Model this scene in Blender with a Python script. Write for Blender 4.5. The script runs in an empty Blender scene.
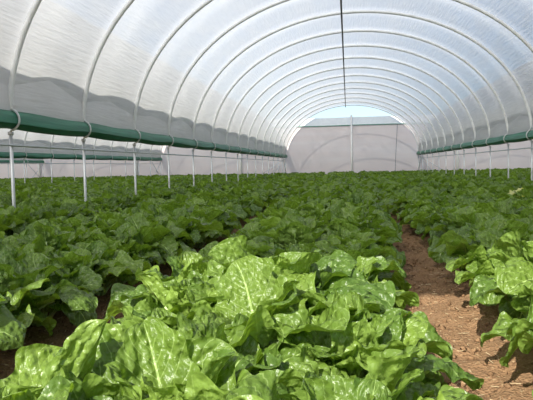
import bpy, math, random
import numpy as np
from mathutils import Matrix, Vector

scene = bpy.context.scene
COL = scene.collection
R = math.radians
H = 1.03                      # eye height above the soil
XL, XR = -4.80, 5.27          # the two post rows of the main tunnel
SPAN = XR - XL
XC = (XL + XR) / 2
STEP = 2.5                    # distance between hoops
Y0 = 7.87 - 4 * STEP          # first hoop, just behind the camera
NH = 20                       # hoops per tunnel
def hy(i):                    # hoop positions, a little uneven as built
    return Y0 + i * STEP + {4: .0, 5: -.16, 6: -.08, 7: -.05}.get(i, 0)
YEND = hy(NH - 1)
ZG = H + 0.744                 # height of the rolled green curtain
RISE = 3.78

# ------------------------------------------------------------------ helpers
def tag(o, label=None, cat=None, group=None, kind=None):
    if label: o['label'] = label
    if cat: o['category'] = cat
    if group: o['group'] = group
    if kind: o['kind'] = kind
    return o

def empty(name, loc, rz=0.0):
    o = bpy.data.objects.new(name, None)
    o.location = loc; o.rotation_euler = (0, 0, rz); o.empty_display_size = 0.1
    COL.objects.link(o)
    return o

def mesh_np(name, V, F, uv=None, attr=None, smooth=True):
    """V (n,3), F (m,4) quads"""
    V = np.asarray(V, dtype=np.float32); F = np.asarray(F, dtype=np.int32)
    me = bpy.data.meshes.new(name)
    me.vertices.add(len(V)); me.vertices.foreach_set('co', V.ravel())
    k = F.shape[1]
    me.loops.add(F.size); me.loops.foreach_set('vertex_index', F.ravel())
    me.polygons.add(len(F))
    me.polygons.foreach_set('loop_start', np.arange(len(F), dtype=np.int32) * k)
    me.polygons.foreach_set('loop_total', np.full(len(F), k, dtype=np.int32))
    me.update(calc_edges=True)
    if uv is not None:
        l = me.uv_layers.new(name='UVMap')
        l.data.foreach_set('uv', np.asarray(uv, dtype=np.float32)[F.ravel()].ravel())
    if attr is not None:
        a = me.attributes.new('tone', 'FLOAT', 'POINT')
        a.data.foreach_set('value', np.asarray(attr, dtype=np.float32))
    if smooth:
        me.polygons.foreach_set('use_smooth', np.ones(len(F), dtype=bool))
    me.validate()
    return me

def link(name, me, mat, parent=None, loc=(0, 0, 0), rot=(0, 0, 0)):
    if mat is not None and len(me.materials) == 0: me.materials.append(mat)
    o = bpy.data.objects.new(name, me)
    COL.objects.link(o)
    o.location = loc; o.rotation_euler = rot
    if parent is not None: o.parent = parent
    return o

def dup(root, loc, rz=0.0, sc=1.0):
    r = root.copy(); COL.objects.link(r)
    r.location = loc; r.rotation_euler = (0, 0, rz); r.scale = (sc, sc, sc)
    for ch in list(root.children):
        c = ch.copy(); COL.objects.link(c); c.parent = r
        for g in list(ch.children):
            d = g.copy(); COL.objects.link(d); d.parent = c
    return r

class MB:
    """collects quads"""
    def __init__(s): s.V = []; s.F = []; s.n = 0
    def add(s, V, F):
        s.V.append(np.asarray(V, float)); s.F.append(np.asarray(F, int) + s.n); s.n += len(V)
    def tube(s, pts, rad, n=8, closed=False, cap=True):
        P = np.asarray(pts, float); m = len(P)
        rad = np.full(m, rad) if np.isscalar(rad) else np.asarray(rad, float)
        T = np.gradient(P, axis=0)
        if closed: T = np.roll(P, -1, 0) - np.roll(P, 1, 0)
        T /= np.linalg.norm(T, axis=1)[:, None] + 1e-12
        up = np.array([0, 0, 1.0]) if abs(T[0][2]) < .9 else np.array([1.0, 0, 0])
        N = np.cross(T[0], up); N /= np.linalg.norm(N)
        rings = []
        a = np.arange(n) * 2 * math.pi / n
        for i in range(m):
            N = N - T[i] * np.dot(N, T[i]); N /= np.linalg.norm(N)
            B = np.cross(T[i], N)
            rings.append(P[i] + rad[i] * (np.cos(a)[:, None] * N + np.sin(a)[:, None] * B))
        V = np.concatenate(rings); F = []
        mm = m if closed else m - 1
        for i in range(mm):
            j = (i + 1) % m
            for k in range(n):
                k2 = (k + 1) % n
                F.append((i*n+k, i*n+k2, j*n+k2, j*n+k))
        if cap and not closed:
            base = len(V)
            V = np.concatenate([V, [P[0]], [P[-1]]])
            for k in range(0, n, 2):
                k1, k2 = (k+1) % n, (k+2) % n
                F.append((base, k2, k1, k)); F.append((base+1, (m-1)*n+k, (m-1)*n+k1, (m-1)*n+k2))
        s.add(V, F)
    def box(s, c, d):
        c = np.array(c, float); d = np.array(d, float) / 2
        V = [c + d * np.array(q) for q in [(-1,-1,-1),(1,-1,-1),(1,1,-1),(-1,1,-1),(-1,-1,1),(1,-1,1),(1,1,1),(-1,1,1)]]
        s.add(V, [(0,3,2,1),(4,5,6,7),(0,1,5,4),(1,2,6,5),(2,3,7,6),(3,0,4,7)])
    def mesh(s, name, smooth=True):
        return mesh_np(name, np.concatenate(s.V), np.concatenate(s.F), smooth=smooth)
    def build(s, name, mat, parent=None, loc=(0,0,0), smooth=True):
        return link(name, s.mesh(name, smooth), mat, parent, loc)

# ------------------------------------------------------------------ materials
def new_mat(name):
    m = bpy.data.materials.new(name); m.use_nodes = True
    nt = m.node_tree; nt.nodes.clear()
    out = nt.nodes.new('ShaderNodeOutputMaterial')
    return m, nt, out
def N(nt, t, **k):
    n = nt.nodes.new(t)
    for a, b in k.items():
        if a in ('inputs',):
            for i, v in b.items(): n.inputs[i].default_value = v
        else: setattr(n, a, b)
    return n
def math_n(nt, op, a, b=None, clamp=False):
    n = nt.nodes.new('ShaderNodeMath'); n.operation = op; n.use_clamp = clamp
    for i, v in enumerate((a, b)):
        if v is None: continue
        if isinstance(v, (int, float)): n.inputs[i].default_value = v
        else: nt.links.new(v, n.inputs[i])
    return n.outputs[0]
def mixc(nt, f, a, b):
    n = nt.nodes.new('ShaderNodeMix'); n.data_type = 'RGBA'
    for s, v in ((n.inputs[0], f), (n.inputs[6], a), (n.inputs[7], b)):
        if isinstance(v, tuple): s.default_value = (*v, 1)
        elif isinstance(v, (int, float)): s.default_value = v
        else: nt.links.new(v, s)
    return n.outputs[2]
def ramp(nt, f, stops):
    n = nt.nodes.new('ShaderNodeValToRGB'); cr = n.color_ramp
    while len(cr.elements) < len(stops): cr.elements.new(0.5)
    for e, (p, c) in zip(cr.elements, stops):
        e.position = p; e.color = (*c, 1)
    nt.links.new(f, n.inputs[0]); return n.outputs[0]

def simple(name, col, rough=.5, metal=0.0, var=0.08, scale=6.0, bump=0.0):
    m, nt, out = new_mat(name)
    p = N(nt, 'ShaderNodeBsdfPrincipled')
    tc = N(nt, 'ShaderNodeTexCoord'); no = N(nt, 'ShaderNodeTexNoise', inputs={'Scale': scale, 'Detail': 4.0})
    nt.links.new(tc.outputs['Object'], no.inputs['Vector'])
    dark = tuple(max(0, c * (1 - var * 3)) for c in col)
    nt.links.new(mixc(nt, no.outputs['Fac'], dark, tuple(min(1, c * (1 + var)) for c in col)), p.inputs['Base Color'])
    p.inputs['Roughness'].default_value = rough; p.inputs['Metallic'].default_value = metal
    if bump:
        b = N(nt, 'ShaderNodeBump', inputs={'Strength': bump, 'Distance': .01})
        nt.links.new(no.outputs['Fac'], b.inputs['Height']); nt.links.new(b.outputs[0], p.inputs['Normal'])
    nt.links.new(p.outputs[0], out.inputs[0])
    return m

M = {}
M['galv'] = simple('galvanised_steel', (.62, .64, .64), .42, .35, .1, 9)
M['hoop'] = simple('hoop_steel', (.84, .85, .84), .45, .0, .08, 9)
M['bracket'] = simple('bracket_steel', (.66, .67, .66), .4, .3, .1, 20)
M['wire'] = simple('dark_pipe', (.10, .10, .10), .5, .4, .1, 9)
M['rope'] = simple('green_rope', (.03, .22, .12), .7)
M['white_post'] = simple('white_paint', (.8, .8, .78), .5)

def green_sheet():
    m, nt, out = new_mat('green_woven_sheet')
    p = N(nt, 'ShaderNodeBsdfPrincipled', inputs={'Roughness': .5})
    tc = N(nt, 'ShaderNodeTexCoord'); mp = N(nt, 'ShaderNodeMapping'); mp.inputs['Scale'].default_value = (12, .7, 12)
    no = N(nt, 'ShaderNodeTexNoise', inputs={'Scale': 1.5, 'Detail': 5.0})
    nt.links.new(tc.outputs['Object'], mp.inputs[0]); nt.links.new(mp.outputs[0], no.inputs['Vector'])
    nt.links.new(ramp(nt, no.outputs['Fac'], [(.3, (.010, .11, .06)), (.7, (.02, .19, .105))]), p.inputs['Base Color'])
    b = N(nt, 'ShaderNodeBump', inputs={'Strength': .5, 'Distance': .03})
    nt.links.new(no.outputs['Fac'], b.inputs['Height']); nt.links.new(b.outputs[0], p.inputs['Normal'])
    nt.links.new(p.outputs[0], out.inputs[0]); return m
M['green'] = green_sheet()

def film(name, trans, tint, tl, wr=.35):
    """polythene: part clear, part milky"""
    m, nt, out = new_mat(name)
    tc = N(nt, 'ShaderNodeTexCoord'); mp = N(nt, 'ShaderNodeMapping'); mp.inputs['Scale'].default_value = (1.1, .35, 1.1)
    no = N(nt, 'ShaderNodeTexNoise', inputs={'Scale': 3.0, 'Detail': 6.0, 'Roughness': .6})
    nt.links.new(tc.outputs['Object'], mp.inputs[0]); nt.links.new(mp.outputs[0], no.inputs['Vector'])
    mp2 = N(nt, 'ShaderNodeMapping'); mp2.inputs['Scale'].default_value = (9, .6, 9)
    no2 = N(nt, 'ShaderNodeTexNoise', inputs={'Scale': 2.0, 'Detail': 3.0})
    nt.links.new(tc.outputs['Object'], mp2.inputs[0]); nt.links.new(mp2.outputs[0], no2.inputs['Vector'])
    b = N(nt, 'ShaderNodeBump', inputs={'Strength': wr, 'Distance': .05})
    nt.links.new(no2.outputs['Fac'], b.inputs['Height'])
    colr = mixc(nt, no.outputs['Fac'], tuple(c * .93 for c in tint), tint)
    d = N(nt, 'ShaderNodeBsdfDiffuse'); t = N(nt, 'ShaderNodeBsdfTranslucent')
    g = N(nt, 'ShaderNodeBsdfGlossy', inputs={'Roughness': .25})
    for s in (d, t):
        nt.links.new(colr, s.inputs['Color']); nt.links.new(b.outputs[0], s.inputs['Normal'])
    nt.links.new(b.outputs[0], g.inputs['Normal'])
    mx = N(nt, 'ShaderNodeMixShader'); mx.inputs[0].default_value = tl
    nt.links.new(d.outputs[0], mx.inputs[1]); nt.links.new(t.outputs[0], mx.inputs[2])
    mg = N(nt, 'ShaderNodeMixShader'); mg.inputs[0].default_value = .06
    nt.links.new(mx.outputs[0], mg.inputs[1]); nt.links.new(g.outputs[0], mg.inputs[2])
    tr = N(nt, 'ShaderNodeBsdfTransparent'); tr.inputs[0].default_value = (.93, .96, 1, 1)
    mt = N(nt, 'ShaderNodeMixShader')
    r = math_n(nt, 'MULTIPLY_ADD', no.outputs['Fac'], -.25); r.node.inputs[2].default_value = trans + .125
    nt.links.new(r, mt.inputs[0])
    nt.links.new(mg.outputs[0], mt.inputs[1]); nt.links.new(tr.outputs[0], mt.inputs[2])
    nt.links.new(mt.outputs[0], out.inputs[0])
    return m
M['film'] = film('milky_polythene', .13, (.72, .725, .72), .56)
M['strip'] = film('clear_strip', .12, (.97, .97, .96), .4)

def wall_mat():
    m, nt, out = new_mat('white_sheet_wall')
    tc = N(nt, 'ShaderNodeTexCoord'); sep = N(nt, 'ShaderNodeSeparateXYZ'); nt.links.new(tc.outputs['Object'], sep.inputs[0])
    mp = N(nt, 'ShaderNodeMapping'); mp.inputs['Scale'].default_value = (.12, 1, 2.2)
    no = N(nt, 'ShaderNodeTexNoise', inputs={'Scale': 1.0, 'Detail': 5.0}); nt.links.new(tc.outputs['Object'], mp.inputs[0]); nt.links.new(mp.outputs[0], no.inputs['Vector'])
    base = ramp(nt, no.outputs['Fac'], [(.3, (.96, .84, .77)), (.7, (.99, .90, .84))])
    # dust blown onto the foot of the sheet
    dust = math_n(nt, 'MULTIPLY_ADD', sep.outputs['Z'], -.45, True); dust.node.inputs[2].default_value = .95
    col = mixc(nt, math_n(nt, 'MULTIPLY', dust, .45), base, (.80, .62, .50))
    d = N(nt, 'ShaderNodeBsdfDiffuse'); t = N(nt, 'ShaderNodeBsdfTranslucent')
    nt.links.new(col, d.inputs[0]); nt.links.new(col, t.inputs[0])
    mx = N(nt, 'ShaderNodeMixShader'); mx.inputs[0].default_value = .5
    nt.links.new(d.outputs[0], mx.inputs[1]); nt.links.new(t.outputs[0], mx.inputs[2])
    nt.links.new(mx.outputs[0], out.inputs[0]); return m
M['wall'] = wall_mat()

def soil_mat():
    m, nt, out = new_mat('reddish_soil')
    p = N(nt, 'ShaderNodeBsdfPrincipled', inputs={'Roughness': .95})
    p.inputs['Specular IOR Level'].default_value = .15
    tc = N(nt, 'ShaderNodeTexCoord')
    n1 = N(nt, 'ShaderNodeTexNoise', inputs={'Scale': 2.5, 'Detail': 8.0, 'Roughness': .65})
    n2 = N(nt, 'ShaderNodeTexNoise', inputs={'Scale': 40.0, 'Detail': 5.0, 'Roughness': .6})
    vo = N(nt, 'ShaderNodeTexVoronoi', inputs={'Scale': 60.0})
    for n in (n1, n2, vo): nt.links.new(tc.outputs['Object'], n.inputs['Vector'])
    c = ramp(nt, n1.outputs['Fac'], [(.25, (.12, .062, .032)), (.75, (.25, .148, .078))])
    c = mixc(nt, math_n(nt, 'MULTIPLY', n2.outputs['Fac'], .8), c, (.31, .195, .105))
    straw = math_n(nt, 'GREATER_THAN', n2.outputs['Fac'], .64)
    c = mixc(nt, math_n(nt, 'MULTIPLY', straw, .6), c, (.52, .40, .24))
    nt.links.new(c, p.inputs['Base Color'])
    h = math_n(nt, 'ADD', n2.outputs['Fac'], math_n(nt, 'MULTIPLY', vo.outputs['Distance'], .6))
    b = N(nt, 'ShaderNodeBump', inputs={'Strength': .9, 'Distance': .02})
    nt.links.new(h, b.inputs['Height']); nt.links.new(b.outputs[0], p.inputs['Normal'])
    nt.links.new(p.outputs[0], out.inputs[0]); return m
M['soil'] = soil_mat()

def leaf_mat(name, lo, hi, vein, veins=True, rough=.33):
    m, nt, out = new_mat(name)
    uv = N(nt, 'ShaderNodeUVMap'); sep = N(nt, 'ShaderNodeSeparateXYZ'); nt.links.new(uv.outputs[0], sep.inputs[0])
    at = N(nt, 'ShaderNodeAttribute', attribute_name='tone')
    oi = N(nt, 'ShaderNodeObjectInfo')
    geo = N(nt, 'ShaderNodeNewGeometry')
    tc = N(nt, 'ShaderNodeTexCoord')
    no = N(nt, 'ShaderNodeTexNoise', inputs={'Scale': 14.0, 'Detail': 3.0}); nt.links.new(tc.outputs['Object'], no.inputs['Vector'])
    f = math_n(nt, 'ADD', math_n(nt, 'MULTIPLY', at.outputs['Fac'], .55), math_n(nt, 'MULTIPLY', oi.outputs['Random'], .25))
    f = math_n(nt, 'ADD', f, math_n(nt, 'MULTIPLY', no.outputs['Fac'], .3), True)
    c = mixc(nt, f, lo, hi)
    au = math_n(nt, 'ABSOLUTE', math_n(nt, 'SUBTRACT', sep.outputs['X'], .5))      # 0 at the midrib, .5 at the edge
    wid = math_n(nt, 'MULTIPLY_ADD', sep.outputs['Y'], -.017); wid.node.inputs[2].default_value = .024
    mid = math_n(nt, 'LESS_THAN', au, wid)
    if veins:
        s = math_n(nt, 'SUBTRACT', sep.outputs['Y'], math_n(nt, 'MULTIPLY', au, .8))
        fr = math_n(nt, 'ABSOLUTE', math_n(nt, 'SUBTRACT', math_n(nt, 'FRACT', math_n(nt, 'MULTIPLY', s, 7.0)), .0))
        v = math_n(nt, 'LESS_THAN', math_n(nt, 'MINIMUM', fr, math_n(nt, 'SUBTRACT', 1.0, fr)), .045)
        c = mixc(nt, math_n(nt, 'MULTIPLY', v, .3), c, vein)
    c = mixc(nt, math_n(nt, 'MULTIPLY', mid, .75), c, vein)
    c = mixc(nt, math_n(nt, 'MULTIPLY', geo.outputs['Backfacing'], .35), c, tuple(min(1, x * 1.3 + .03) for x in hi))
    p = N(nt, 'ShaderNodeBsdfPrincipled', inputs={'Roughness': rough})
    p.inputs['Specular IOR Level'].default_value = .42
    nt.links.new(c, p.inputs['Base Color'])
    n2 = N(nt, 'ShaderNodeTexNoise', inputs={'Scale': 60.0, 'Detail': 3.0}); nt.links.new(tc.outputs['Object'], n2.inputs['Vector'])
    vo = N(nt, 'ShaderNodeTexVoronoi', inputs={'Scale': 38.0}); vo.feature = 'SMOOTH_F1'; nt.links.new(tc.outputs['Object'], vo.inputs['Vector'])
    hh = math_n(nt, 'ADD', math_n(nt, 'MULTIPLY', n2.outputs['Fac'], .35), math_n(nt, 'MULTIPLY', vo.outputs['Distance'], -1.2))
    b = N(nt, 'ShaderNodeBump', inputs={'Strength': .9, 'Distance': .016}); nt.links.new(hh, b.inputs['Height'])
    nt.links.new(b.outputs[0], p.inputs['Normal'])
    t = N(nt, 'ShaderNodeBsdfTranslucent')
    tcx = nt.nodes.new('ShaderNodeMix'); tcx.data_type = 'RGBA'; tcx.blend_type = 'MULTIPLY'; tcx.inputs[0].default_value = 1
    nt.links.new(c, tcx.inputs[6]); tcx.inputs[7].default_value = (1.6, 1.8, .45, 1)
    nt.links.new(tcx.outputs[2], t.inputs[0]); nt.links.new(b.outputs[0], t.inputs['Normal'])
    mx = N(nt, 'ShaderNodeMixShader'); mx.inputs[0].default_value = .3
    nt.links.new(p.outputs[0], mx.inputs[1]); nt.links.new(t.outputs[0], mx.inputs[2])
    nt.links.new(mx.outputs[0], out.inputs[0]); return m
M['leaf'] = leaf_mat('chard_leaf', (.040, .094, .015), (.195, .29, .045), (.42, .56, .20))
M['leaf_far'] = leaf_mat('chard_leaf_distant', (.040, .094, .015), (.195, .29, .045), (.36, .50, .17), False, .4)
M['leaf_yellow'] = leaf_mat('yellowed_leaf', (.55, .55, .20), (.75, .72, .40), (.8, .78, .5))
M['stalk'] = simple('pale_stalk', (.40, .52, .20), .4, 0, .12, 12)

# ------------------------------------------------------------------ the setting
rs = np.random.RandomState(5)
def vnoise(X, Y, sc, seed):
    """smooth value noise"""
    r = np.random.RandomState(seed); T = r.rand(64, 64)
    x, y = X * sc, Y * sc
    xi, yi = np.floor(x).astype(int), np.floor(y).astype(int)
    fx, fy = x - xi, y - yi
    fx = fx*fx*(3-2*fx); fy = fy*fy*(3-2*fy)
    g = lambda a, b: T[a % 64, b % 64]
    return (g(xi, yi)*(1-fx)+g(xi+1, yi)*fx)*(1-fy) + (g(xi, yi+1)*(1-fx)+g(xi+1, yi+1)*fx)*fy

FUR0, PER = -1.53, 2.18       # first furrow left of the camera and the bed period
def soil_z(X, Y):
    ph = ((X - FUR0) / PER) % 1.0
    d = np.minimum(ph, 1 - ph) * PER
    z = .07 * np.clip((d - .12) / .3, 0, 1) ** 1 - .035
    z = z + .07 * (vnoise(X, Y, 2.5, 1) - .5) + .05 * (vnoise(X, Y, 8, 2) - .5) + .02 * (vnoise(X, Y, 17, 3) - .5)
    return z

def grid(xs, ys, zf):
    X, Y = np.meshgrid(xs, ys); Z = zf(X, Y)
    V = np.stack([X, Y, Z], -1).reshape(-1, 3)
    nx, ny = len(xs), len(ys)
    i = np.arange((ny-1)*(nx-1)); r, c = i // (nx-1), i % (nx-1)
    a = r*nx+c
    return V, np.stack([a, a+1, a+nx+1, a+nx], 1)

xs = np.concatenate([np.linspace(-60, -6, 110), np.linspace(-5.9, 4.9, 360), np.linspace(5, 50, 90)])
ys = np.concatenate([np.linspace(-6, .9, 30), np.linspace(1, 10, 300), np.linspace(10.1, 60, 200), np.linspace(62, 200, 30)])
V, F = grid(xs, ys, soil_z)
tag(link('floor', mesh_np('floor', V, F), M['soil']), kind='structure')

# roof sheets, one for each tunnel and an added sunshade sheet at far left, pulled tight over the hoops and bellying out between them
def roof_mesh(seed):
    nth, npb = 72, 10
    th = np.linspace(0, math.pi, nth)
    rows = []
    r = np.random.RandomState(seed)
    for b in range(NH - 1):
        amp = .17 + .05 * r.rand()
        for k in range(npb + (b == NH - 2)):
            p = k / npb
            q = 1 - abs(2 * p - 1)
            bulge = amp * (q ** .85) * np.sin(th) ** 1.0
            y = hy(b) + p * (hy(b+1) - hy(b))
            wr = .010 * np.sin(th * 9 + y * .7) * np.sin(p * math.pi)
            a = SPAN / 2 + .035 + bulge + wr; c = RISE + .035 + bulge + wr
            rows.append(np.stack([-a * np.cos(th), np.full(nth, y), .03 + c * np.sin(th)], 1))
    n = len(rows); V = np.concatenate(rows)
    i = np.arange((n-1)*(nth-1)); rr, cc = i // (nth-1), i % (nth-1); a = rr*nth+cc
    return mesh_np('ceiling', V, np.stack([a, a+1, a+nth+1, a+nth], 1))
roof = roof_mesh(3)
for k in (0, -1, -2, -3, 1):  # leftmost sheet has no hoops, added to keep direct sun off the wall
    tag(link('ceiling', roof, M['film'], loc=(XC + k * SPAN, 0, ZG)), kind='structure')

# far wall of pale sheet
WY = YEND + .35
ZT = H + 3.02
def wz(X, Z): return WY + .05 * (vnoise(X, Z, .8, 7) - .5) * np.clip(Z / .8, 0, 1)
xs = np.linspace(-52, 40, 240); zs = np.linspace(-.05, ZT, 24)
V, F = grid(xs, zs, wz); V = V[:, [0, 2, 1]]
tag(link('wall_back', mesh_np('wall_back', V, F), M['wall']), kind='structure')
zs = np.linspace(ZT + .02, ZT + .62, 5)
V, F = grid(np.linspace(-52, 40, 160), zs, lambda X, Z: WY + .03 + 0 * X); V = V[:, [0, 2, 1]]
tag(link('trim_1', mesh_np('trim_1', V, F), M['strip']), kind='structure')
mb = MB(); mb.tube([(x, WY - .05, ZT + .01 * math.sin(x)) for x in np.linspace(-52, 40, 90)], .035, 6)
tag(mb.build('trim_2', M['rope']), kind='structure')

# ------------------------------------------------------------------ hoops
def ordinal(i):
    return ['nearest', 'second nearest', 'third nearest', 'fourth nearest', 'fifth nearest', 'sixth nearest', 'seventh nearest', 'eighth nearest', 'ninth nearest', 'tenth nearest'][i]

th = np.linspace(0, math.pi, 49)
mb = MB(); mb.tube(np.stack([-SPAN/2*np.cos(th), 0*th, RISE*np.sin(th)], 1), .042, 10)
hoop_me = mb.mesh('hoop'); hoop_me.materials.append(M['hoop'])
first_vis = 4
TN = {0: 'main tunnel', -1: 'tunnel next door on the left', -2: 'farther tunnel on the left', 1: 'tunnel next door on the right'}
def hoop(k, i):
    o = link('roof_hoop', hoop_me, None, loc=(XC + k*SPAN, hy(i), ZG))
    if k == 0:
        if i < first_vis: lab, g = 'grey steel hoop over the open front end of the main tunnel, above the frame', 'front hoops'
        elif i == NH-1: lab, g = 'last pale steel hoop of the main tunnel, framing the sky above the end wall', 'roof hoops of the main tunnel'
        elif i - first_vis < 10: lab, g = 'pale steel roof hoop of the main tunnel, %s in view' % ordinal(i - first_vis), 'roof hoops of the main tunnel'
        else: lab, g = 'small far roof hoop of the main tunnel, close-set towards the end wall', 'far roof hoops of the main tunnel'
    else: lab, g = 'steel roof hoop of the %s, seen below the green roll' % TN[k], 'roof hoops of the ' + TN[k]
    tag(o, lab, 'roof hoop', g)
for i in range(NH): hoop(0, i)
for i in range(5, NH): hoop(-1, i)
for i in range(12, NH): hoop(-2, i)
for i in range(8, NH): hoop(1, i)

# ------------------------------------------------------------------ posts with the bracket that carries the roll
RR = .135                     # radius of the roll
def post_meshes(side):
    """side +1: tunnel interior lies towards +x"""
    mb = MB(); mb.tube([(0,0,-.25),(0,0,.6),(0,0,ZG-RR-.03)], .025, 10)
    pole = mb.mesh('pole'); pole.materials.append(M['galv'])
    a = np.linspace(-82, 82, 15)
    pts = [(0,0,ZG-RR-.10)] + [(side*(RR+.02)*math.cos(R(t))+0, -.02, ZG+(RR+.02)*math.sin(R(t))) for t in a] + [(0,0,ZG+RR+.08)]
    mb = MB(); mb.tube(pts, .017, 8)
    mb.box((0,0,ZG-RR-.06), (.058,.058,.045)); mb.box((0,0,ZG+RR+.05), (.07,.07,.04))
    br = mb.mesh('bracket'); br.materials.append(M['bracket'])
    return pole, br
PM = {1: post_meshes(1), -1: post_meshes(-1)}
rows = {XL: (1, 'left'), XR: (-1, 'right'), XL-SPAN: (1, 'far left'), XL-2*SPAN: (1, 'farthest left'), XR+SPAN: (-1, 'far right')}
proto_post = {}
for X, (side, nm) in rows.items():
    i0 = {'left': 0, 'right': 0, 'far left': 5, 'farthest left': 12, 'far right': 9}[nm]
    vis0 = {'left': 4, 'right': 8}.get(nm, 0)
    for i in range(i0, NH):
        if side not in proto_post:
            o = empty('support_post', (X, hy(i), 0)); link('pole', PM[side][0], None, o); link('bracket', PM[side][1], None, o)
            proto_post[side] = o
        else: o = dup(proto_post[side], (X, hy(i), 0))
        n = i - vis0
        if nm in ('left', 'right'):
            if n < 0: lab, g = 'steel post of the %s row standing outside the frame near the camera' % nm, 'near posts of the %s row' % nm
            elif i == NH-1: lab, g = 'last steel post of the %s row, at the end wall by the braces' % nm, 'posts of the %s row' % nm
            elif n < 8: lab, g = 'slim galvanised post under the green roll of the %s row, %s in view' % (nm, ordinal(n)), 'posts of the %s row' % nm
            else: lab, g = 'small distant galvanised post of the %s row, near the end wall' % nm, 'distant posts of the %s row' % nm
        else: lab, g = 'thin distant post of the %s row, beyond the open tunnel side' % nm, 'posts of the %s row' % nm
        tag(o, lab, 'post', g)

# ------------------------------------------------------------------ rolled green curtains
def roll(X, y0, y1, label):
    n = int((y1 - y0) / .25)
    ysr = np.linspace(y0, y1, n)
    P = [(X, y, ZG - .018 * math.sin(((y - Y0) / STEP % 1) * math.pi)) for y in ysr]
    rad = [RR - .012 * (1 - math.sin(((y - Y0) / STEP % 1) * math.pi)) ** 3 for y in ysr]
    o = empty('rolled_curtain', (X, y0, ZG)); tag(o, label, 'curtain', 'rolled side curtains')
    mb = MB(); mb.tube([(p[0]-X, p[1]-y0, p[2]-ZG) for p in P], rad, 16)
    mb.build('rolled_sheet', M['green'], o)
    # the flap of sheet that lies over the roll on its inner side
    s = 1 if X < 0 else -1
    a = np.radians(np.linspace(100, 8, 7)); Vv = []
    for p, r in zip(P, rad):
        rr = r + .012 + .006 * math.sin(p[1] * 3.1)
        for t in a: Vv.append((s*rr*math.cos(t), p[1]-y0, rr*math.sin(t) + p[2]-ZG))
        Vv.append((s*(rr+.004), p[1]-y0, -.05 + .014*math.sin(p[1]*1.3) + p[2]-ZG))
    m = 8; i = np.arange((n-1)*(m-1)); r_, c_ = i//(m-1), i % (m-1); q = r_*m+c_
    me = mesh_np('flap', Vv, np.stack([q, q+1, q+m+1, q+m], 1))
    link('flap', me, M['green'], o)
    mb = MB(); mb.tube([(0, y1-y0-.02, 0), (0, y1-y0+.07, 0)], .05, 10); mb.build('end_plug', M['galv'], o)
roll(XL, Y0-.2, YEND+.05, 'long green rolled curtain along the left side of the main tunnel')
roll(XR, Y0-.2, YEND+.05, 'green rolled curtain along the right side of the main tunnel')
roll(XL-SPAN, Y0+4*STEP, YEND+.05, 'distant green rolled curtain of the tunnel next door, seen under the left one')
roll(XL-2*SPAN, Y0+10*STEP, YEND+.05, 'most distant short green rolled curtain, far left by the crossed braces')
roll(XR+SPAN, Y0+6*STEP, YEND+.05, 'distant green rolled curtain right of the main tunnel')

# ------------------------------------------------------------------ rails, ridge pipe, braces
def rail(pts, name, rad, label, cat, mat, group=None):
    mb = MB(); mb.tube(pts, rad, 8); o = mb.build(name, M[mat]); tag(o, label, cat, group)
def raily(X, y0): return [(X + .048 * (1 if X < 0 else -1), y, H + .377) for y in np.linspace(y0, YEND, 12)]
rail(raily(XL, Y0), 'side_rail', .018, 'thin steel rail running below the left green roll', 'rail', 'galv', 'side rails')
rail(raily(XR, Y0), 'side_rail', .018, 'thin steel rail running below the right green roll', 'rail', 'galv', 'side rails')
rail(raily(XL-SPAN, Y0+4*STEP), 'side_rail', .018, 'distant thin rail in the tunnel next door on the left', 'rail', 'galv', 'side rails')
zr = ZG + RISE - .16
rail([(-.13, y, zr + .02*math.sin(y)) for y in np.linspace(Y0, YEND, 40)], 'ridge_pipe', .028, 'dark narrow pipe hanging along the ridge of the main tunnel', 'pipe', 'wire')
mb = MB()
mb.tube([(0,0,0),(0,0,.17)], .006, 6)
hm = mb.mesh('hanger'); hm.materials.append(M['wire'])
for i in range(NH):
    tag(link('pipe_hanger', hm, None, loc=(-.13, hy(i), zr)), 'short wire hanger holding the dark ridge pipe to a hoop', 'hanger', 'ridge pipe hangers')

WHERE = {'left': 'left row of posts', 'right': 'right row of posts', 'far left': 'far left row of posts', 'farthest left': 'farthest left row of posts'}
for X, nm in ((XL, 'left'), (XR, 'right'), (XL-SPAN, 'far left'), (XL-2*SPAN, 'farthest left')):
    s = 1 if X < 0 else -1
    for j, (a, b) in enumerate((((X, YEND-STEP, .1), (X, YEND-.1, ZG-.2)), ((X, YEND-STEP+.06, ZG-.2), (X, YEND-.1, .1)))):
        off = (.05 + .05*j)
        mb = MB(); mb.tube([(a[0]+s*off, a[1], a[2]), (b[0]+s*off, b[1], b[2])], .022, 8)
        tag(mb.build('diagonal_brace', M['galv']), '%s grey brace crossing the end bay of the %s' % (('rising', 'falling')[j], WHERE[nm]), 'brace', 'end bay braces')
    for j, wdt in enumerate((1.3, 2.5)) if nm in ('left','right') else ():
        mb = MB(); mb.tube([(X - s*.03, YEND, ZG-.18), (X - s*wdt, YEND, .05)], .022, 8)
        tag(mb.build('diagonal_brace', M['galv']), 'grey %s brace slanting outward at the end of the %s' % (('steep', 'shallow')[j], WHERE[nm]), 'brace', 'end bay braces')

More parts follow.
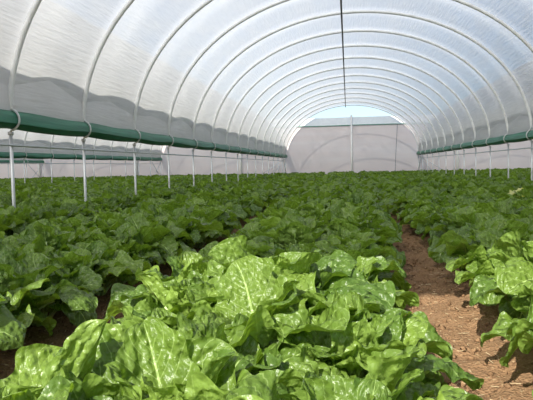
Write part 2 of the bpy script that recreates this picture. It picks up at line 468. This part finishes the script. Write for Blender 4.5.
def wall_post(x, label, r=.07):
    o = empty('wall_post', (x, WY-.13, 0)); tag(o, label, 'post', 'posts of the end wall')
    mb = MB(); mb.tube([(0,0,-.3),(0,0,1.5),(0,0,ZT+.72)], r, 12); mb.build('pole', M['white_post'], o)
    mb = MB(); mb.tube([(0,0,ZT+.70),(0,0,ZT+.76)], [r*1.25, r*.8], 12); mb.build('cap', M['white_post'], o)
wall_post(.30, 'white post at the middle of the end wall, rising past its top edge')
wall_post(8.15, 'thick white end wall post right of the main tunnel, behind the right row of posts', .11)
wall_post(-8.4, 'thick white end wall post left of the main tunnel, behind the left posts', .11)
wall_post(-17.0, 'thick white end wall post beyond the tunnel next door on the left', .11)
wall_post(-25.4, 'white end wall post farthest to the left', .11)
rail([(3.75, WY-.08, ZT), (3.6, WY-.09, 1.5), (3.55, WY-.08, .1)], 'hanging_cord', .012, 'thin cord hanging down the end wall, right of its white middle post', 'cord', 'wire')

# ------------------------------------------------------------------ chard leaves
def leaf_geo(rng, L, W, P, phi, bend, az, nt=26, nv=13, detail=1.0, base=(0,0,0), roll_a=0.0, fold=.35, tone=.5, twist=0.0):
    """blade grid and stalk line of one leaf, growing from base. phi: start inclination, bend: total droop (radians)"""
    S = 40
    s = np.linspace(0, 1, S); tot = P + L
    inc = phi - bend * np.clip((s - .15) / .85, 0, 1) ** 1.5
    ds = tot / (S - 1)
    h = np.concatenate([[0], np.cumsum(np.cos(inc[:-1]) * ds)]); z = np.concatenate([[0], np.cumsum(np.sin(inc[:-1]) * ds)])
    t = np.linspace(0, 1, nt); st = (P + t * L) / tot
    ch = np.interp(st, s, h); cz = np.interp(st, s, z); ci = np.interp(st, s, inc)
    v = np.linspace(-1, 1, nv)
    tt = t ** .88
    w = W / 2 * np.clip(1 - (2 * tt - 1) ** 2, 0, 1) ** .52
    w = np.maximum(w, .004)
    T_, V_ = np.meshgrid(t, v, indexing='ij')
    w2 = w[:, None] * (1 + .07 * np.sin(T_ * 23 + rng.rand() * 6) * np.abs(V_) ** 2)
    av = np.abs(V_)
    nvn = 7
    ph = (T_ - .4 * av) * nvn
    env = np.clip(w[:, None] / (W / 2), 0, 1)
    bl = np.abs(np.sin(math.pi * ph)) ** .7 * (np.abs(np.sin(math.pi * (av * 2.4 + .05))) ** .7)
    bl *= .6 + .8 * vnoise(T_ * 9, V_ * 3 + 5, 1.0, rng.randint(1000))
    off = bl * .085 * W * detail * env
    pr = rng.rand() * 6
    off += env * av ** 2.4 * W * .10 * np.sin(T_ * (15 + 5 * rng.rand()) + pr + np.where(V_ > 0, 1.7, 0))
    off += env * W * .06 * np.sin(T_ * 5 + V_ * 3 + pr)
    curl = rng.uniform(-.35, .25)
    lat = w2 * V_ * math.cos(fold)
    up = w2 * av * math.sin(fold) + off + curl * w2 * av ** 2
    # rotate the section by roll/twist around the midrib
    ra = roll_a + twist * T_
    lat2 = lat * np.cos(ra) - up * np.sin(ra); up2 = lat * np.sin(ra) + up * np.cos(ra)
    # normal of the midrib in its plane
    nh, nz = -np.sin(ci)[:, None], np.cos(ci)[:, None]
    Hh = ch[:, None] + up2 * nh; Z = cz[:, None] + up2 * nz
    side = .05 * tot * rng.uniform(-1, 1) * (st[:, None] ** 2)
    la = lat2 + side
    ca, sa = math.cos(az), math.sin(az)
    X = Hh * ca - la * sa + base[0]; Y = Hh * sa + la * ca + base[1]; Z = Z + base[2]
    Vv = np.stack([X, Y, Z], -1).reshape(-1, 3)
    i = np.arange((nt-1)*(nv-1)); r_, c_ = i//(nv-1), i % (nv-1); q = r_*nv+c_
    F = np.stack([q, q+nv, q+nv+1, q+1], 1)
    uv = np.stack([.5+.5*V_, T_], -1).reshape(-1, 2)
    # stalk line (from ground to a third into the blade)
    e = (P + .45 * L) / tot; k = np.linspace(0, e, 9)
    kh = np.interp(k, s, h); kz = np.interp(k, s, z) - .003; sd = .05*tot*0*k
    fr = np.clip((k - P/tot) / (1-P/tot), 0, 1)
    rad = np.where(k < P/tot, .0105 - .004 * k / max(P/tot, .01), .0065*(1-fr)) * (L/.3) + .0008
    stalk = np.stack([kh*ca + base[0] - sd, kh*sa + base[1], kz + base[2]], 1)
    tn = np.full(len(Vv), tone)
    return Vv, F, uv, tn, stalk, rad

def leaf_params(rng, j, n, size):
    """j/n: 0 = innermost upright, 1 = outermost lying"""
    u = j / max(1, n - 1)
    phi = R(88 - 36 * u + rng.uniform(-9, 6))
    bend = R(22 + 92 * u + rng.uniform(-18, 34))
    L = size * rng.uniform(.29, .39) * (.8 + .35 * u)
    W = L * rng.uniform(.62, .78)
    P = size * rng.uniform(.13, .20) * (1.1 - .2 * u)
    az = j * 2.39996 + rng.uniform(-.35, .35)
    return dict(L=L, W=W, P=P, phi=phi, bend=bend, az=az, roll_a=rng.uniform(-.35, .35), fold=rng.uniform(.1, .5), tone=float(np.clip(rng.normal(.55 - .3*u, .2), 0, 1)), twist=rng.uniform(-.5, .5))

def plant_meshes(seed, n, size, nt, nv):
    rng = np.random.RandomState(seed)
    Vs, Fs, Us, Ts, m = [], [], [], [], 0
    mb = MB()
    for j in range(n):
        pr = leaf_params(rng, j, n, size)
        a = pr['az']; b = (.02*math.cos(a), .02*math.sin(a), -.03)
        Vv, F, uv, tn, st, rad = leaf_geo(rng, nt=nt, nv=nv, base=b, **pr)
        Vs.append(Vv); Fs.append(F+m); Us.append(uv); Ts.append(tn); m += len(Vv)
        mb.tube(st, rad, 6)
    me = mesh_np('foliage', np.concatenate(Vs), np.concatenate(Fs), np.concatenate(Us), np.concatenate(Ts))
    me.materials.append(M['leaf'])
    sm = mb.mesh('stalks'); sm.materials.append(M['stalk'])
    return me, sm

# ------------------------------------------------------------------ planting plan
PL = []
rng = np.random.RandomState(11)
beds = range(-13, 9)
for b in beds:
    c = FUR0 + PER * b                           # bed 0 is the one before the camera
    for r in (0, 1, 2):
        y = -1.0 + rng.rand() * .4
        while y < YEND - .3:
            x = c + 1.09 + (r - 1) * (.43 + .20 * min(1, max(0, (y - 5) / 7))) + rng.uniform(-.07, .07)
            if b == 1 and r == 0 and y < 5: x -= .14
            if b == 0 and r == 0: x += .08 + (.08 if y < 3 else 0)
            if b == -1 and r == 2 and y < 8: x += .2
            if b == 0 and r == 0 and 1.5 < y < 2.1: y += .43; continue
            if not (-.66*y - 2.2 > x or x > .40*y + 2.0):
                if y > .85 or abs(x) > .9:
                    PL.append([x, y + rng.uniform(-.05, .05), b, r])
            y += .42 + rng.uniform(-.05, .05)
PL = [p for p in PL if not (abs(p[0]-XL) < .1 and False)]
PL.append([-.93, 1.5, 0, 0])
def inview(p):
    x, y = p[0], p[1]
    return y > .75 and (-.60*y - .45) < x < (.325*y + .45)
vis = sorted([p for p in PL if inview(p)], key=lambda p: math.hypot(p[0], p[1]))
IND = vis[:300]
ids = set(id(p) for p in IND)
REST = [p for p in PL if id(p) not in ids]
YF = max(p[1] for p in IND)

BN = {0: 'middle bed', 1: 'right bed', -1: 'left bed'}
def row_name(b, r):
    if b == 0: return ('left row', 'centre row', 'right row')[r]
    if b > 0: return ('furrow side row', 'middle row', 'outer row')[r]
    return ('outer row', 'middle row', 'furrow side row')[r]

counts = {}
variants = []
for q in range(9):
    me, sm = plant_meshes(100+q, 17, 1.0 if q % 3 else 1.1, 28, 15)
    o = None
    variants.append([me, sm, None])

nhero = 0; tall_done = False
ordn = ['nearest', 'second', 'third', 'fourth', 'fifth', 'sixth', 'seventh', 'eighth']
for p in sorted(IND, key=lambda p: p[1]):
    x, y, b, r = p
    z = float(soil_z(np.array(x), np.array(y)))
    k = (b, r); n = counts.get(k, 0); counts[k] = n + 1
    lit = y < 3.3 and b >= 0
    tone = 'bright sunlit' if lit else 'deep green'
    near_d = math.hypot(x, y)
    if b in BN and n < 8 and near_d < 6.5:
        lab = '%s chard plant, %s from front in the %s of the %s' % (tone, ordn[n], row_name(b, r), BN[b])
        g = 'chard plants close to the camera'
    else:
        if b in BN: where = '%s of the %s' % (row_name(b, r), BN[b])
        elif b < 0: where = 'beds towards the left posts' if x > XL else 'beds beyond the left posts'
        else: where = 'beds towards the right posts'
        dist = 'nearer part' if y < 7.5 else 'farther off'
        lab = 'leafy green chard plant in the %s, %s' % (where, dist)
        g = 'chard in the %s, %s' % (where, dist)
    hero = near_d < 3.6
    if hero:
        prg = np.random.RandomState(int(1000 + nhero)); nhero += 1
        o = empty('chard_plant', (x, y, z), 0)
        n_l = 18; size = prg.uniform(.95, 1.2) * (1.2 if (b == 0 and r == 1 and 2.3 < y < 3.2) or b == 1 else 1)
        for j in range(n_l):
            pr = leaf_params(prg, j, n_l, size)
            a = pr['az']; bs = (.02*math.cos(a), .02*math.sin(a), -.03)
            Vv, F, uv, tn, st, rad = leaf_geo(prg, nt=44, nv=21, base=bs, **pr)
            me = mesh_np('leaf', Vv, F, uv, tn)
            lf = link('leaf', me, M['leaf'], o)
            mb = MB(); mb.tube(st, rad, 8); mb.build('stalk', M['stalk'], lf)
        if b == 0 and r == 0 and x == -.93 and not tall_done:
            tall_done = True                      # a tall leaf standing up at the corner of the bed
            Vv, F, uv, tn, st, rad = leaf_geo(prg, L=.40, W=.17, P=.17, phi=R(72), bend=R(12), az=R(25), nt=44, nv=21, base=(.03, .02, 0), fold=.5, roll_a=-.9, tone=.8)
            lf = link('leaf', mesh_np('leaf', Vv, F, uv, tn), M['leaf'], o); lf['label'] = 'tall narrow upright leaf'
            mb = MB(); mb.tube(st, rad, 8); mb.build('stalk', M['stalk'], lf)
    else:
        q = rng.randint(len(variants)); va = variants[q]
        if va[2] is None:
            o = empty('chard_plant', (x, y, z), 0)
            link('foliage', va[0], None, o); link('stalks', va[1], None, o); va[2] = o
            o.rotation_euler = (0, 0, rng.rand()*6.28)
        else:
            o = dup(va[2], (x, y, z), rng.rand()*6.28, rng.uniform(.86, 1.14))
    tag(o, lab, 'chard plant', g)

# crumbs of soil and bits of straw in the furrows
r4 = np.random.RandomState(21)
ico = np.array([(0,0,1),(1,0,0),(0,1,0),(-1,0,0),(0,-1,0),(0,0,-1)], float)
Fi = [(0,1,2),(0,2,3),(0,3,4),(0,4,1),(5,2,1),(5,3,2),(5,4,3),(5,1,4)]
def scatter(n, fn, ymax):
    Vs, m = [], 0
    for _ in range(n):
        y = 1.3 + (ymax - 1.3) * r4.rand() ** 1.6
        x = FUR0 + PER * r4.randint(-1, 3) + r4.normal(0, .24)
        Vs.append(fn(x, y, float(soil_z(np.array(x), np.array(y)))))
    k = len(Vs[0]); return np.concatenate(Vs), k
def clod(x, y, z):
    r = .006 + .022 * r4.rand() ** 3
    return ico * r * (.6 + .8 * r4.rand(6, 1)) * (1, 1, .75) + (x, y, z + r * .3)
V, k = scatter(5200, clod, 9)
F = np.concatenate([np.array(Fi) + i * k for i in range(len(V) // k)])
tag(link('soil_clods', mesh_np('soil_clods', V, F, smooth=False), M['soil']), 'loose crumbs of reddish soil scattered along the furrows', 'soil', kind='stuff')
def straw(x, y, z):
    a = r4.rand() * 6.28; l = r4.uniform(.008, .028); d = np.array([math.cos(a), math.sin(a), 0]) * l; p = np.array([-math.sin(a), math.cos(a), 0]) * .0011
    c = np.array([x, y, z + .012]); t = np.array([0, 0, r4.uniform(-.008, .012)]); h = np.array([0, 0, .003])
    return np.stack([c-d-p, c-d+p, c+d+p+t, c+d-p+t, c-d+h, c+d+h+t])
V, k = scatter(900, straw, 6)
F = np.concatenate([np.array([(0,4,5,3),(1,2,5,4),(0,3,2,1)]) + i * k for i in range(len(V) // k)])
M['straw'] = simple('dry_straw', (.50, .40, .24), .8)
tag(link('straw_bits', mesh_np('straw_bits', V, F, smooth=False), M['straw']), 'short dry straw bits littering the soil furrows', 'straw', kind='stuff')

# one plant with bleached leaves in the right bed
z = float(soil_z(np.array(3.0), np.array(11.4)))
o = dup(variants[1][2], (2.95, 11.6, z), 2.0, 1.05)
r3 = np.random.RandomState(8)
for j, (az_, ph_) in enumerate(((-1.9, 80), (-1.2, 66), (-2.6, 60))):
    Vv, F, uv, tn, st, rad = leaf_geo(r3, L=.26, W=.17, P=.36, phi=R(ph_), bend=R(70), az=az_, base=(0, 0, 0), tone=.5)
    lf = link('yellowed_leaf', mesh_np('yellowed_leaf', Vv, F, uv, tn), M['leaf_yellow'], o); lf['label'] = 'bleached yellow leaf'
tag(o, 'chard plant with pale yellowed leaves, near the right row of posts', 'chard plant', 'chard in the beds towards the right posts, with yellow leaves')

# the rest of the crop: one object
base_pl = []
for q in range(8):
    r2 = np.random.RandomState(500+q); Vs, Fs, Us, Ts, m = [], [], [], [], 0
    for j in range(15):
        pr = leaf_params(r2, j, 15, 1.04); pr['W'] *= 1.12
        Vv, F, uv, tn, st, rad = leaf_geo(r2, nt=8, nv=5, detail=1.2, base=(0,0,-.02), **pr)
        Vs.append(Vv); Fs.append(F+m); Us.append(uv); Ts.append(tn); m += len(Vv)
    base_pl.append([np.concatenate(a) for a in (Vs, Fs, Us, Ts)])
Vs, Fs, Us, Ts, m = [], [], [], [], 0
for p in REST:
    Vv, F, uv, tn = base_pl[rng.randint(8)]
    a = rng.rand()*6.28; s = rng.uniform(.88, 1.12)
    ca, sa = math.cos(a)*s, math.sin(a)*s
    z = float(soil_z(np.array(p[0]), np.array(p[1])))
    W = np.stack([Vv[:,0]*ca - Vv[:,1]*sa + p[0], Vv[:,0]*sa + Vv[:,1]*ca + p[1], Vv[:,2]*s + z], 1)
    Vs.append(W); Fs.append(F+m); Us.append(uv); Ts.append(np.clip(tn + rng.uniform(-.15, .15), 0, 1)); m += len(W)
far = link('chard_crop', mesh_np('chard_crop', np.concatenate(Vs), np.concatenate(Fs), np.concatenate(Us), np.concatenate(Ts)), M['leaf_far'])
tag(far, 'dense dark green chard crop filling the tunnels into the distance', 'chard crop', kind='stuff')
print('PLANTS', len(PL), len(vis), 'far individual at', YF, 'hero', nhero)

# ------------------------------------------------------------------ light, sky, camera
w = bpy.data.worlds.new('World'); scene.world = w; w.use_nodes = True
nt = w.node_tree; nt.nodes.clear()
sky = nt.nodes.new('ShaderNodeTexSky'); sky.sky_type = 'NISHITA'; sky.sun_disc = False
sd = Vector((-.42, -1.3, 1.0)).normalized()          # towards the sun
sky.sun_elevation = math.asin(sd.z); sky.sun_rotation = math.atan2(sd.x, sd.y)
sky.air_density = 1.0; sky.dust_density = 1.5; sky.ozone_density = 3.2
bg = nt.nodes.new('ShaderNodeBackground'); bg.inputs[1].default_value = .185
out = nt.nodes.new('ShaderNodeOutputWorld')
nt.links.new(sky.outputs[0], bg.inputs[0]); nt.links.new(bg.outputs[0], out.inputs[0])
sl = bpy.data.lights.new('sun', 'SUN'); sl.energy = 8.0; sl.angle = R(.6); sl.color = (1, .95, .86)
so = bpy.data.objects.new('sun', sl); COL.objects.link(so); so.location = (-8, -12, 14)
so.rotation_euler = sd.to_track_quat('Z', 'Y').to_euler()

cam = bpy.data.cameras.new('camera'); cam.sensor_width = 36; cam.lens = 585 / 533 * 36; cam.clip_end = 500; cam.clip_start = .05
co = bpy.data.objects.new('camera', cam); COL.objects.link(co)
rot = Matrix.Rotation(R(7.99), 4, 'Z') @ Matrix.Rotation(R(90 - 3.288), 4, 'X') @ Matrix.Rotation(R(-1.2), 4, 'Z')
co.matrix_world = Matrix.Translation((0, 0, H)) @ rot
scene.camera = co
vs = scene.view_settings; vs.view_transform = 'Standard'; vs.look = 'None'; vs.gamma = 1; vs.use_curve_mapping = False
vs.exposure = 0.2
